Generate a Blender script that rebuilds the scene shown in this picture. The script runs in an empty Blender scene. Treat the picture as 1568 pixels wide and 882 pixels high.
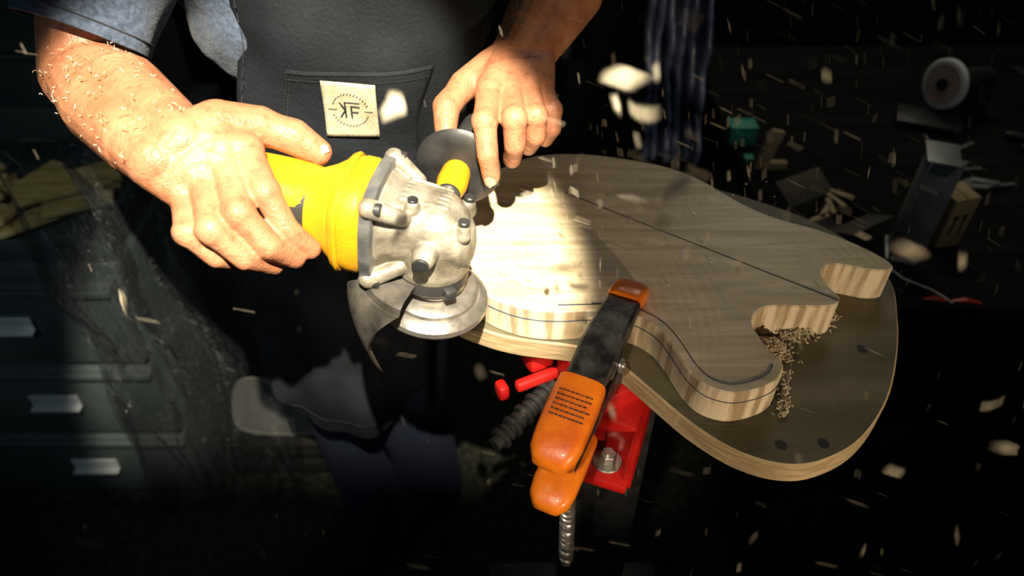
import bpy, bmesh, math, random
from mathutils import Vector, Matrix, noise
random.seed(7)
S=bpy.context.scene
COL=S.collection
V=Vector

# ------------------------------------------------------------------ materials
def mat(name,c1,c2=None,rough=.6,metal=0.,nscale=8.,bump=0.,bscale=60.,stretch=(1,1,1),sss=0.,spec=.5,lo=.35,hi=.65,coat=0.,rvar=0.,alpha=1.,trans=0.,detail=6.,rot=(0,0,0),dist=0.,sheen=0.):
    m=bpy.data.materials.new(name); m.use_nodes=True
    nt=m.node_tree; b=nt.nodes['Principled BSDF']; L=nt.links
    c2=c2 or c1
    tc=nt.nodes.new('ShaderNodeTexCoord'); mp=nt.nodes.new('ShaderNodeMapping')
    mp.inputs['Scale'].default_value=stretch; mp.inputs['Rotation'].default_value=rot
    L.new(tc.outputs['Object'],mp.inputs['Vector'])
    n=nt.nodes.new('ShaderNodeTexNoise'); n.inputs['Scale'].default_value=nscale; n.inputs['Detail'].default_value=detail
    n.inputs['Distortion'].default_value=dist
    L.new(mp.outputs[0],n.inputs['Vector'])
    r=nt.nodes.new('ShaderNodeValToRGB'); r.color_ramp.elements[0].position=lo; r.color_ramp.elements[1].position=hi
    r.color_ramp.elements[0].color=(*c1,1); r.color_ramp.elements[1].color=(*c2,1)
    L.new(n.outputs['Fac'],r.inputs['Fac']); L.new(r.outputs[0],b.inputs['Base Color'])
    b.inputs['Roughness'].default_value=rough; b.inputs['Metallic'].default_value=metal
    b.inputs['Specular IOR Level'].default_value=spec
    if coat: b.inputs['Coat Weight'].default_value=coat
    if sheen: b.inputs['Sheen Weight'].default_value=sheen
    if alpha<1: b.inputs['Alpha'].default_value=alpha
    if trans: b.inputs['Transmission Weight'].default_value=trans
    if sss:
        b.inputs['Subsurface Weight'].default_value=sss
        b.inputs['Subsurface Radius'].default_value=(.012,.004,.002); b.inputs['Subsurface Scale'].default_value=1.
    if rvar:
        mr=nt.nodes.new('ShaderNodeMapRange'); mr.inputs[3].default_value=max(0,rough-rvar); mr.inputs[4].default_value=min(1,rough+rvar)
        n3=nt.nodes.new('ShaderNodeTexNoise'); n3.inputs['Scale'].default_value=nscale*3
        L.new(tc.outputs['Object'],n3.inputs['Vector']); L.new(n3.outputs['Fac'],mr.inputs[0]); L.new(mr.outputs[0],b.inputs['Roughness'])
    if bump:
        n2=nt.nodes.new('ShaderNodeTexNoise'); n2.inputs['Scale'].default_value=bscale; n2.inputs['Detail'].default_value=8
        L.new(mp.outputs[0],n2.inputs['Vector'])
        bp=nt.nodes.new('ShaderNodeBump'); bp.inputs['Strength'].default_value=bump; bp.inputs['Distance'].default_value=.002
        L.new(n2.outputs['Fac'],bp.inputs['Height']); L.new(bp.outputs[0],b.inputs['Normal'])
    return m

def skin_mat(name,c1,c2,c3):
    m=mat(name,c1,c2,rough=.46,nscale=22,lo=.3,hi=.7,sss=.12,spec=.4)
    nt=m.node_tree; L=nt.links; b=nt.nodes['Principled BSDF']
    tc=nt.nodes.new('ShaderNodeTexCoord')
    v=nt.nodes.new('ShaderNodeTexVoronoi'); v.inputs['Scale'].default_value=420
    n=nt.nodes.new('ShaderNodeTexNoise'); n.inputs['Scale'].default_value=60; n.inputs['Detail'].default_value=9
    n.inputs['Distortion'].default_value=.8
    L.new(tc.outputs['Object'],v.inputs['Vector']); L.new(tc.outputs['Object'],n.inputs['Vector'])
    a=nt.nodes.new('ShaderNodeMath'); a.operation='MULTIPLY_ADD'; a.inputs[1].default_value=.3
    L.new(v.outputs['Distance'],a.inputs[0]); L.new(n.outputs['Fac'],a.inputs[2])
    bp=nt.nodes.new('ShaderNodeBump'); bp.inputs['Strength'].default_value=.65; bp.inputs['Distance'].default_value=.002
    L.new(a.outputs[0],bp.inputs['Height']); L.new(bp.outputs[0],b.inputs['Normal'])
    src=b.inputs['Base Color'].links[0].from_socket
    n4=nt.nodes.new('ShaderNodeTexNoise'); n4.inputs['Scale'].default_value=110
    L.new(tc.outputs['Object'],n4.inputs['Vector'])
    r=nt.nodes.new('ShaderNodeValToRGB'); r.color_ramp.elements[0].position=.52; r.color_ramp.elements[1].position=.75
    r.color_ramp.elements[0].color=(0,0,0,1); r.color_ramp.elements[1].color=(.6,.6,.6,1)
    L.new(n4.outputs['Fac'],r.inputs[0])
    mx=nt.nodes.new('ShaderNodeMix'); mx.data_type='RGBA'; mx.inputs[7].default_value=(*c3,1)
    L.new(r.outputs[0],mx.inputs[0]); L.new(src,mx.inputs[6]); L.new(mx.outputs[2],b.inputs['Base Color'])
    return m

M={}
M['skin']=skin_mat('skin',(.32,.118,.058),(.46,.205,.112),(.24,.07,.034))
M['nail']=mat('nail',(.50,.28,.20),(.58,.36,.27),rough=.3,nscale=40)
M['shirt']=mat('tshirt_cloth',(.024,.038,.066),(.062,.085,.135),rough=.95,nscale=190,bump=.6,bscale=300,sheen=.15)
M['apron']=mat('apron_canvas',(.003,.0045,.007),(.008,.0105,.015),rough=.8,nscale=14,bump=.6,bscale=220,rvar=.1,spec=.26)
M['stitch']=mat('apron_thread',(.015,.019,.025),(.028,.03,.038),rough=.9)
M['patch']=mat('label_cotton',(.36,.31,.20),(.47,.42,.30),rough=.9,nscale=120,bump=.4,bscale=400)
M['ink']=mat('ink',(.012,.012,.014),(.02,.02,.022),rough=.7)
M['blue_ink']=mat('pencil_line',(.02,.03,.07),(.05,.06,.09),rough=.8,nscale=90)
M['jeans']=mat('denim',(.007,.010,.024),(.017,.024,.050),rough=.95,nscale=200,bump=.5,bscale=350,spec=.2)
M['hair']=mat('hair',(.03,.018,.01),(.06,.035,.02),rough=.6,nscale=90,bump=.8,bscale=200)
M['leather']=mat('boot_leather',(.006,.005,.004),(.012,.009,.007),rough=.6,nscale=20,bump=.4,spec=.2)
M['yellow']=mat('yellow_plastic',(.52,.245,.006),(.62,.31,.010),rough=.42,nscale=30,bump=.25,bscale=200,rvar=.1)
M['alu']=mat('cast_aluminium',(.15,.13,.10),(.38,.345,.28),rough=.5,metal=.4,nscale=42,bump=.9,bscale=90,rvar=.15)
M['gasket']=mat('grey_flange_metal',(.10,.105,.11),(.21,.21,.21),rough=.45,metal=.5,nscale=60,bump=.3)
M['steel']=mat('machined_steel',(.33,.31,.28),(.52,.49,.44),rough=.33,metal=.85,nscale=60,bump=.1,rvar=.12)
M['dark']=mat('blackened_steel',(.018,.018,.020),(.12,.118,.11),rough=.42,metal=.5,nscale=50,bump=.4,bscale=120,rvar=.2,lo=.4,hi=.72)
M['guard']=mat('guard_steel',(.030,.027,.024),(.10,.092,.08),rough=.48,metal=.35,nscale=40,bump=.4,bscale=120,rvar=.1)
M['black']=mat('black_rubber',(.012,.012,.013),(.03,.03,.03),rough=.45,nscale=30,bump=.2)
M['orange']=mat('orange_vinyl',(.62,.10,.006),(.90,.24,.012),rough=.36,nscale=30,bump=.4,bscale=70,coat=.3,lo=.3,hi=.7)
M['red']=mat('red_paint',(.30,.004,.005),(.52,.012,.008),rough=.4,nscale=25,bump=.3,bscale=120,lo=.3,hi=.6)
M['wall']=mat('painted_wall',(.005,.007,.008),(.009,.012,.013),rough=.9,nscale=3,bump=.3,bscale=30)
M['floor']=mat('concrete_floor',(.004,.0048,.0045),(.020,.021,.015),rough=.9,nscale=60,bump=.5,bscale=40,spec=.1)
M['cab']=mat('dark_cabinet_paint',(.020,.029,.031),(.036,.048,.049),rough=.55,nscale=6,bump=.2,bscale=60)
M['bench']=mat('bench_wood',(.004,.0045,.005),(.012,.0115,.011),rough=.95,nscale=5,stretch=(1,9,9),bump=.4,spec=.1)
M['card']=mat('cardboard',(.26,.19,.10),(.38,.28,.16),rough=.9,nscale=20)
M['green']=mat('green_card',(.008,.20,.13),(.015,.27,.18),rough=.6)
M['bag']=mat('tan_offcuts',(.32,.24,.07),(.56,.44,.18),rough=.8,nscale=9,stretch=(1,5,1))
M['tarp']=mat('navy_tarp',(.030,.042,.085),(.10,.125,.20),rough=.35,nscale=14,bump=.9,bscale=40)
M['tin']=mat('galvanised_tin',(.16,.17,.17),(.32,.33,.32),rough=.45,metal=.3,nscale=16,bump=.2)
M['label']=mat('label_metal',(.35,.37,.38),(.5,.52,.53),rough=.35,metal=.4)
M['white']=mat('white_cable',(.7,.7,.68),rough=.5)
M['abras']=mat('abrasive_disc',(.34,.20,.15),(.46,.33,.26),rough=.9,nscale=200)

def clear_mat(name,tint,fac,rough,dv=.08,ns=9,bump=0,spec=.5):
    m=bpy.data.materials.new(name); m.use_nodes=True; nt=m.node_tree; L=nt.links
    b=nt.nodes['Principled BSDF']; out=nt.nodes['Material Output']
    b.inputs['Base Color'].default_value=(*tint,1); b.inputs['Roughness'].default_value=rough; b.inputs['Specular IOR Level'].default_value=spec
    t=nt.nodes.new('ShaderNodeBsdfTransparent'); mx=nt.nodes.new('ShaderNodeMixShader')
    n=nt.nodes.new('ShaderNodeTexNoise'); n.inputs['Scale'].default_value=ns
    mr=nt.nodes.new('ShaderNodeMapRange'); mr.inputs[3].default_value=max(0,fac-dv); mr.inputs[4].default_value=min(1,fac+dv)
    L.new(n.outputs['Fac'],mr.inputs[0]); L.new(mr.outputs[0],mx.inputs[0])
    L.new(t.outputs[0],mx.inputs[1]); L.new(b.outputs[0],mx.inputs[2]); L.new(mx.outputs[0],out.inputs['Surface'])
    if bump:
        n2=nt.nodes.new('ShaderNodeTexNoise'); n2.inputs['Scale'].default_value=18; n2.inputs['Detail'].default_value=3; n2.inputs['Distortion'].default_value=1.5
        bp=nt.nodes.new('ShaderNodeBump'); bp.inputs['Strength'].default_value=bump; bp.inputs['Distance'].default_value=.03
        L.new(n2.outputs['Fac'],bp.inputs['Height']); L.new(bp.outputs[0],b.inputs['Normal'])
    return m
M['plastic']=clear_mat('clear_plastic_film',(.03,.034,.038),.42,.10,.14,9,1.,1.)
M['acryl']=clear_mat('frosted_acrylic',(.28,.29,.27),.34,.2)
M['chip']=clear_mat('pale_wood_chip',(.62,.55,.41),.66,.75,.25,120)
M['chip2']=mat('pale_wood_shaving',(.42,.34,.21),(.64,.54,.37),rough=.8,nscale=200)

def guitar_top():
    m=mat('planed_wood_top',(.46,.365,.225),(.69,.575,.395),rough=.42,nscale=5,stretch=(1.2,12,6),rot=(0,0,.62),bump=.0,spec=.4,dist=.8)
    nt=m.node_tree; L=nt.links; b=nt.nodes['Principled BSDF']
    tc=nt.nodes.new('ShaderNodeTexCoord')
    w=nt.nodes.new('ShaderNodeTexWave'); w.wave_type='RINGS'; w.rings_direction='Z'; w.inputs['Scale'].default_value=26; w.inputs['Distortion'].default_value=6
    w.inputs['Detail'].default_value=3
    mp=nt.nodes.new('ShaderNodeMapping'); mp.inputs['Location'].default_value=(.10,-.56,0)
    L.new(tc.outputs['Object'],mp.inputs[0]); L.new(mp.outputs[0],w.inputs['Vector'])
    n=nt.nodes.new('ShaderNodeTexNoise'); n.inputs['Scale'].default_value=60; n.inputs['Detail'].default_value=8; L.new(tc.outputs['Object'],n.inputs['Vector'])
    a=nt.nodes.new('ShaderNodeMath'); a.operation='MULTIPLY_ADD'; a.inputs[1].default_value=.35; L.new(w.outputs['Fac'],a.inputs[0]); L.new(n.outputs['Fac'],a.inputs[2])
    bp=nt.nodes.new('ShaderNodeBump'); bp.inputs['Strength'].default_value=.25; bp.inputs['Distance'].default_value=.0014
    L.new(a.outputs[0],bp.inputs['Height']); L.new(bp.outputs[0],b.inputs['Normal'])
    return m
M['gtop']=guitar_top()
M['gside']=mat('ash_side_grain',(.36,.26,.15),(.70,.57,.40),rough=.6,nscale=6,stretch=(14,14,1.5),rot=(0,0,.6),bump=.3,bscale=30,lo=.4,hi=.55)
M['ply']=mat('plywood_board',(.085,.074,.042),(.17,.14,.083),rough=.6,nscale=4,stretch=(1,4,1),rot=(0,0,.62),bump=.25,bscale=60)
M['plyedge']=mat('board_edge',(.30,.21,.11),(.52,.38,.21),rough=.7,nscale=10,stretch=(3,3,30),bump=.3,bscale=40)

# ------------------------------------------------------------------ mesh helpers
def root(name,mw=None):
    e=bpy.data.objects.new(name,None); e.empty_display_size=.05; COL.objects.link(e)
    if mw is not None: e.matrix_world=mw
    return e
def obj(name,verts,faces,m,parent=None,smooth=True,mats=None,fmat=None):
    me=bpy.data.meshes.new(name); me.from_pydata([tuple(v) for v in verts],[],faces); me.update()
    bm=bmesh.new(); bm.from_mesh(me); bmesh.ops.recalc_face_normals(bm,faces=bm.faces); bm.to_mesh(me); bm.free()
    for mm in (mats or [m]): me.materials.append(mm)
    if fmat:
        for p,i in zip(me.polygons,fmat): p.material_index=i
    if smooth:
        for p in me.polygons: p.use_smooth=True
    o=bpy.data.objects.new(name,me); COL.objects.link(o)
    if parent: o.parent=parent
    return o
def addmod(o,t,**k):
    md=o.modifiers.new(t,t)
    for a,b in k.items(): setattr(md,a,b)
    return md
def basis(d,upv=V((0,0,1))):
    d=V(d).normalized(); 
    if abs(d.dot(upv))>.95: upv=V((0,1,0))
    a=d.cross(upv).normalized(); b=a.cross(d).normalized(); return a,b
class G:
    def __init__(s): s.v=[];s.f=[];s.m=[]
    def add(s,vs,fs,mi=0):
        o=len(s.v); s.v+=[V(x) for x in vs]; s.f+=[tuple(i+o for i in f) for f in fs]; s.m+=[mi]*len(fs)
    def box(s,c,sz,R=None,mi=0,bev=.0,seg=2):
        bm=bmesh.new(); bmesh.ops.create_cube(bm,size=1)
        for v in bm.verts: v.co=V((v.co.x*sz[0],v.co.y*sz[1],v.co.z*sz[2]))
        if bev>0: bmesh.ops.bevel(bm,geom=bm.edges[:],offset=bev,segments=seg,affect='EDGES',profile=.5)
        bm.verts.index_update()
        s.add([ (R@v.co if R else v.co)+V(c) for v in bm.verts],[[v.index for v in f.verts] for f in bm.faces],mi); bm.free()
    def rings(s,rs,mi=0,cap=True,closed=True):
        n=len(rs[0]); o=len(s.v); vs=[p for r in rs for p in r]; fs=[]
        for i in range(len(rs)-1):
            for j in range(n if closed else n-1):
                k=(j+1)%n; fs.append((i*n+j,i*n+k,(i+1)*n+k,(i+1)*n+j))
        if cap: fs.append(tuple(range(n))[::-1]); fs.append(tuple((len(rs)-1)*n+j for j in range(n)))
        s.add(vs,fs,mi)
    def capsule(s,p0,r0,p1,r1,n=18,mi=0,flat=1.,updir=V((0,0,1))):
        p0=V(p0);p1=V(p1); d=(p1-p0)
        if d.length<1e-5: d=V((0,0,1e-4)); 
        a,b=basis(d,updir); d=d.normalized(); rs=[]
        for k in range(1,6):
            t=-math.pi/2+k*math.pi/12; rs.append((p0+d*math.sin(t)*r0,r0*math.cos(t)))
        rs.append((p0,r0)); rs.append((p1,r1))
        for k in range(1,6):
            t=k*math.pi/12; rs.append((p1+d*math.sin(t)*r1,r1*math.cos(t)))
        s.rings([[c+a*math.cos(2*math.pi*j/n)*r+b*math.sin(2*math.pi*j/n)*r*flat for j in range(n)] for c,r in rs],mi)
    def cyl(s,p0,p1,r0,r1=None,n=32,mi=0,bev=0.):
        r1=r0 if r1 is None else r1; p0=V(p0);p1=V(p1); d=(p1-p0).normalized(); a,b=basis(d)
        prof=[(p0,r0),(p1,r1)]
        if bev: prof=[(p0,r0-bev),(p0+d*bev,r0),(p1-d*bev,r1),(p1,r1-bev)]
        s.rings([[c+a*math.cos(2*math.pi*j/n)*r+b*math.sin(2*math.pi*j/n)*r for j in range(n)] for c,r in prof],mi)
    def lathe(s,o,d,prof,n=48,mi=0,cap=True):
        o=V(o); d=V(d).normalized(); a,b=basis(d)
        s.rings([[o+d*z+a*math.cos(2*math.pi*j/n)*r+b*math.sin(2*math.pi*j/n)*r for j in range(n)] for r,z in prof],mi,cap)
    def tube(s,pts,r,n=8,mi=0):
        pts=[V(p) for p in pts]; rs=[]; pa=None
        for i,p in enumerate(pts):
            d=(pts[min(i+1,len(pts)-1)]-pts[max(i-1,0)]); 
            if pa is None: a,b=basis(d)
            else:
                d=d.normalized(); a=(pa-d*pa.dot(d)).normalized(); b=d.cross(a)
            pa=a; rr=r[i] if isinstance(r,(list,tuple)) else r
            rs.append([p+a*math.cos(2*math.pi*j/n)*rr+b*math.sin(2*math.pi*j/n)*rr for j in range(n)])
        s.rings(rs,mi)
    def make(s,name,mats,parent=None,smooth=True):
        if not isinstance(mats,list): mats=[mats]
        o=obj(name,s.v,s.f,None,parent,smooth,mats,s.m)
        if smooth:
            me=o.data
            bm=bmesh.new(); bm.from_mesh(me)
            for e in bm.edges:
                if len(e.link_faces)==2 and e.calc_face_angle(0)>.6: e.smooth=False
            bm.to_mesh(me); bm.free()
        return o
def blob(name,segs,vox,m,parent=None,it=6,fac=.5):
    g=G()
    for q in segs: g.capsule(*q)
    o=obj(name,g.v,g.f,m,parent)
    addmod(o,'REMESH',mode='VOXEL',voxel_size=vox,use_smooth_shade=True)
    addmod(o,'SMOOTH',iterations=it,factor=fac)
    return o
def catmull(P,n=6,closed=True):
    out=[];N=len(P); P=[V((*p,0)) if len(p)==2 else V(p) for p in P]
    rng=N if closed else N-1
    for i in range(rng):
        g=(lambda k:P[k%N]) if closed else (lambda k:P[max(0,min(N-1,k))])
        a,b,c,d=g(i-1),g(i),g(i+1),g(i+2)
        for k in range(n):
            t=k/n; out.append(.5*((2*b)+(c-a)*t+(2*a-5*b+4*c-d)*t*t+(3*b-a-3*c+d)*t**3))
    if not closed: out.append(P[-1])
    return out
def offset(P,d):
    N=len(P); out=[]
    for i in range(N):
        t=(P[(i+1)%N]-P[i-1]).normalized(); nrm=V((t.y,-t.x,0)); out.append(P[i]+nrm*d)
    return out
def slab(name,P,z0,z1,mats,parent=None,r=.002):
    g=G(); ins=offset(P,r)
    def z(Q,h): return [V((p.x,p.y,h)) for p in Q]
    g.rings([z(ins,z0),z(P,z0+r),z(P,z1-r),z(ins,z1)],1,cap=False)
    n=len(P); o=len(g.v)-n
    g.f.append(tuple(range(o,o+n))); g.m.append(0)
    g.f.append(tuple(range(0,n))); g.m.append(0)
    return obj(name,g.v,g.f,None,parent,False,mats,g.m)

# ------------------------------------------------------------------ room
def plane_box(name,c,sz,m):
    g=G(); g.box(c,sz); return g.make(name,m,smooth=False)
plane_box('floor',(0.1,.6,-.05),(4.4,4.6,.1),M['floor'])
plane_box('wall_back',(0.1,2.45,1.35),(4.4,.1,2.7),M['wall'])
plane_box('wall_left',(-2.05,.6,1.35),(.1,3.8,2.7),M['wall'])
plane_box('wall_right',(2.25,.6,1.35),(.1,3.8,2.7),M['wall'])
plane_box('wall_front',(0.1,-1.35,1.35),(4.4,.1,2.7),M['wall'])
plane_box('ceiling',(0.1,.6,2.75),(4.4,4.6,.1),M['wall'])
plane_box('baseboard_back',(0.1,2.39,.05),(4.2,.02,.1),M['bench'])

# ------------------------------------------------------------------ guitar body
BODY=[(-.064,.746),(-.052,.791),(-.03,.834),(.005,.872),(.051,.889),(.105,.889),(.158,.877),(.209,.858),(.248,.829),(.275,.795),(.298,.767),(.329,.741),(.371,.719),(.403,.696),(.426,.673),(.438,.655),(.434,.643),(.415,.641),(.388,.649),(.37,.652),(.357,.645),(.351,.632),(.353,.615),(.359,.601),(.357,.590),(.346,.582),(.315,.581),(.288,.582),(.271,.579),(.259,.568),(.2535,.554),(.2557,.541),(.2606,.52),(.268,.506),(.270,.4935),(.259,.4765),(.240,.4657),(.217,.460),(.200,.463),(.185,.473),(.173,.4935),(.164,.522),(.154,.5455),(.140,.561),(.123,.570),(.1026,.574),(.0815,.575),(.053,.573),(.025,.575),(-.003,.584),(-.032,.603),(-.055,.634),(-.068,.675),(-.069,.715)]
Pb=catmull(BODY,5)
gb=root('electric_guitar_body')
slab('body_blank',Pb,.955,1.0,[M['gtop'],M['gside']],gb,.0018)
g=G()
g.tube([V((p.x,p.y,.9855)) for p in offset(Pb,-.0002)[5*29:5*50]],.0006,6)
g.make('layout_line_side',M['blue_ink'],gb)
g=G()
g.tube([(.0686,.7955,1.0002),(.357,.590,1.0002)],.0007,6)
g.tube([V((p.x,p.y,1.0002)) for p in offset(Pb,.011)[5*34:5*46]],.0006,6)
g.tube([(.05,.583,1.0002),(.10,.585,1.0002)],.0010,6)
g.make('layout_line_top',M['blue_ink'],gb)

BOARD=[(-.071,.6167),(-.0325,.590),(.0117,.5747),(.069,.5648),(.1005,.550),(.120,.534),(.1467,.4994),(.180,.4573),(.218,.4246),(.258,.4097),(.2967,.414),(.343,.440),(.388,.4907),(.423,.555),(.447,.6167),(.461,.674),(.4495,.730),(.406,.792),(.348,.837),(.28,.875),(.20,.905),(.10,.912),(.0,.892),(-.05,.845),(-.075,.76),(-.082,.68)]
Pd=catmull(BOARD[::-1],6)
bd=root('routing_template_board')
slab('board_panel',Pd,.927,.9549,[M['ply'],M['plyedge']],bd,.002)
g=G()
for x,y in ((.304,.434),(.262,.432),(.386,.56),(.40,.70)): g.cyl((x,y,.9545),(x,y,.9553),.0055)
g.make('screw_holes',M['ink'],bd)

# ------------------------------------------------------------------ vise
vs=root('bench_vise')
g=G(); R=Matrix.Rotation(.45,3,'Z'); R2=Matrix.Rotation(-.35,3,'Z')
g.box((.125,.575,.905),(.12,.09,.043),R,0,.006)
g.box((.125,.535,.872),(.05,.075,.06),R2,0,.006)
g.box((.104,.492,.842),(.066,.062,.014),R2,0,.004)
g.box((.142,.505,.866),(.010,.095,.062),R2,0,.003)
g.box((.03,.605,.905),(.035,.035,.043),R,0,.008)
g.box((.045,.585,.885),(.09,.012,.014),R,0,.004)
g.box((-.012,.575,.868),(.014,.020,.022),R,0,.005)
g.make('vise_casting',M['red'],vs)
g=G()
g.cyl((.107,.487,.849),(.107,.487,.852),.0165,bev=.0008); g.cyl((.107,.487,.852),(.107,.487,.865),.0095,n=6,bev=.001); g.cyl((.107,.487,.865),(.107,.487,.869),.005)
pts=[]
for i in range(260):
    t=i/259; a=t*2*math.pi*18; c=V((.062,.462,.85)).lerp(V((.066,.452,.70)),t); pts.append(c+V((math.cos(a)*.0078,math.sin(a)*.0078,0)))
g.tube(pts,.0018,6); g.cyl((.062,.462,.86),(.066,.452,.69),.0075)
g.make('vise_bolt_and_screw',M['steel'],vs)
g=G()
for i in range(9):
    c=V((-.012,.515,.855)).lerp(V((.04,.572,.868)),i/8); d=V((.052,.057,.013)).normalized(); g.cyl(c-d*.0032,c+d*.0032,.014 if i%2==0 else .0115,bev=.001)
g.cyl((-.02,.506,.853),(.05,.583,.87),.009)
g.box((.13,.62,.45),(.10,.08,.86),None,0,.004); g.box((.13,.62,.012),(.36,.36,.024),None,0,.002)
g.make('vise_post_and_knob',M['black'],vs)

# ------------------------------------------------------------------ spring clamp
xd=V((-.421,-.907,0)).normalized(); zd=V((0,0,1)); yd=zd.cross(xd)
mw=Matrix((( xd.x,yd.x,0,.129),(xd.y,yd.y,0,.592),(0,0,1,1.0),(0,0,0,1)))
cl=root('spring_clamp',mw)
def chan(g,sec,sgn=1,mi=0):
    rs=[]
    for x,z,w,d in sec:
        t=.002; b=.003
        pr=[(-w,-d),(-w,-b),(-w+b,0),(w-b,0),(w,-b),(w,-d),(w-t,-d),(w-t,-t),(-w+t,-t),(-w+t,-d)]
        rs.append([V((x,y,z+sgn*q)) for y,q in pr])
    g.rings(rs,mi)
g=G()
chan(g,[(.0,.016,.014,.010),(.02,.024,.017,.012),(.05,.030,.0185,.02),(.085,.033,.0195,.034),(.11,.031,.0195,.03),(.15,.022,.018,.014),(.215,.008,.015,.010)])
chan(g,[(.0,-.088,.014,.010),(.02,-.096,.017,.012),(.05,-.085,.0165,.02),(.085,-.06,.017,.034),(.11,-.055,.017,.03),(.15,-.062,.016,.014),(.20,-.070,.015,.010)],-1)
g.make('clamp_arms',M['dark'],cl)
g=G(); g.cyl((.092,-.026,-.005),(.092,.026,-.005),.004,bev=.001)
pts=[]
for i in range(200):
    t=i/199; a=t*2*math.pi*6; pts.append(V((.092+math.cos(a)*.011,-.015+.03*t,-.012+math.sin(a)*.011)))
g.tube(pts,.002,6)
for yy in (-.021,.021): g.cyl((.092,yy-.002,-.005),(.092,yy+.002,-.005),.008,bev=.001)
g.make('clamp_pivot_spring',M['steel'],cl)
def grip(g,sec,mi=0):
    rs=[]
    for x,z,w,h in sec:
        r=[]
        for k in range(28):
            a=2*math.pi*k/28; ca,sa=math.cos(a),math.sin(a)
            r.append(V((x,w*math.copysign(abs(ca)**.55,ca),z+h*math.copysign(abs(sa)**.6,sa))))
        rs.append(r)
    g.rings(rs,mi)
g=G()
grip(g,[(.146,.0145,.0205,.011),(.149,.0145,.0232,.0135),(.165,.0105,.024,.0145),(.185,.005,.0242,.0145),(.205,-.001,.0238,.014),(.220,-.005,.022,.0125),(.229,-.008,.016,.009),(.232,-.009,.008,.004)])
grip(g,[(.146,-.063,.019,.011),(.149,-.063,.0215,.0125),(.18,-.068,.0225,.0125),(.208,-.072,.0225,.012),(.223,-.075,.020,.011),(.231,-.077,.013,.007),(.233,-.077,.006,.003)])
grip(g,[(-.016,.006,.008,.004),(-.014,.007,.015,.008),(-.006,.011,.0185,.0115),(.01,.016,.0195,.0125),(.022,.021,.0195,.010),(.026,.022,.018,.008)])
grip(g,[(-.016,-.079,.008,.004),(-.012,-.083,.016,.008),(.004,-.087,.019,.0125),(.022,-.094,.019,.010),(.026,-.095,.0175,.008)])
g.make('clamp_grips',M['orange'],cl)
g=G()
random.seed(3)
for r in range(6):
    x=.168+r*.0050; z=.0095-(x-.168)*.275+.0148
    y=-.016
    while y<.015:
        w=random.uniform(.0015,.005); g.box((x,y+w/2,z),(.0012,w,.0008)); y+=w+.0009
g.make('clamp_print',M['ink'],cl,False)

# ------------------------------------------------------------------ angle grinder
A=V((-.975,.15,.135)).normalized(); Hd=V((.153,.985,.0)); Hd=(Hd-A*Hd.dot(A)).normalized(); e1=-A; e3=e1.cross(Hd).normalized()
gc=V((-.074,.562,1.120))
mw=Matrix(((e1.x,Hd.x,e3.x,gc.x),(e1.y,Hd.y,e3.y,gc.y),(e1.z,Hd.z,e3.z,gc.z),(0,0,0,1)))
gr=root('angle_grinder',mw)
def rsq(x,wy,wz,p=.6,zc=0,n=40,yc=0):
    r=[]
    for k in range(n):
        a=2*math.pi*k/n; ca,sa=math.cos(a),math.sin(a)
        r.append(V((x,yc+wy*math.copysign(abs(ca)**p,ca),zc+wz*math.copysign(abs(sa)**p,sa))))
    return r
g=G()
g.rings([rsq(-.058,.045,.045,.6),rsq(-.064,.049,.049,.6),(rsq(-.074,.0495,.0495,.62)),rsq(-.088,.047,.047,.7),rsq(-.100,.041,.041,.85),rsq(-.113,.036,.036,.95),rsq(-.14,.034,.035),rsq(-.19,.034,.035),rsq(-.215,.034,.035),rsq(-.226,.030,.030),rsq(-.23,.02,.02)])
g.rings([rsq(-.080,.050,.050,.62),rsq(-.083,.0515,.0515,.62),rsq(-.087,.050,.050,.66),rsq(-.09,.047,.047,.7)])
g.make('grinder_housing',M['yellow'],gr)
def lab(x0,x1,a0,a1,rr,mi,g):
    n=10; rs=[]
    for i in range(2):
        x=(x0,x1)[i]; rs.append([V((x,math.cos(a0+(a1-a0)*k/n)*rr,math.sin(a0+(a1-a0)*k/n)*rr)) for k in range(n+1)])
    for i in range(2):
        x=(x1,x0)[i]; rs.append([V((x,math.cos(a0+(a1-a0)*k/n)*(rr-.0015),math.sin(a0+(a1-a0)*k/n)*(rr-.0015))) for k in range(n+1)])
    rs.append(rs[0]); g.rings(rs,mi,False,False)
g=G()
lab(-.158,-.116,math.radians(132),math.radians(215),.0372,0,g)
for k in range(8):
    a=math.radians(138+k*9); lab(-.150+.004*(k%2),-.123-.003*(k%3),a,a+.03,.0376,1,g)
g.make('grinder_nameplate',[M['black'],M['yellow']],gr)
g=G()
def flange_ring(x,s):
    r=[]
    for k in range(64):
        a=2*math.pi*k/64; ca,sa=math.cos(a),math.sin(a)
        lob=1+.10*max(0,math.cos(4*(a-math.pi/4)))**3
        r.append(V((x,s*lob*math.copysign(abs(ca)**.62,ca),s*lob*math.copysign(abs(sa)**.62,sa))))
    return r
g.rings([flange_ring(-.060,.0495),flange_ring(-.059,.051),flange_ring(-.049,.051),flange_ring(-.048,.0495)])
g.make('grinder_flange_plate',M['gasket'],gr)
g=G()
g.rings([rsq(-.052,.042,.043,.65),rsq(-.046,.042,.043,.65),rsq(-.036,.037,.037,.7,.001),rsq(-.02,.035,.037,.8,.002),rsq(0,.035,.037,.9,.001),rsq(.018,.033,.034,.95,-.002),rsq(.030,.028,.028,1,-.007),rsq(.038,.019,.019,1,-.012),rsq(.041,.008,.008,1,-.014)])
g.lathe((0,0,0),(0,0,1),[(.012,.036),(.022,.033),(.031,.022),(.036,.004),(.038,-.02),(.0385,-.036),(.037,-.043),(.03,-.0435)])
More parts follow.
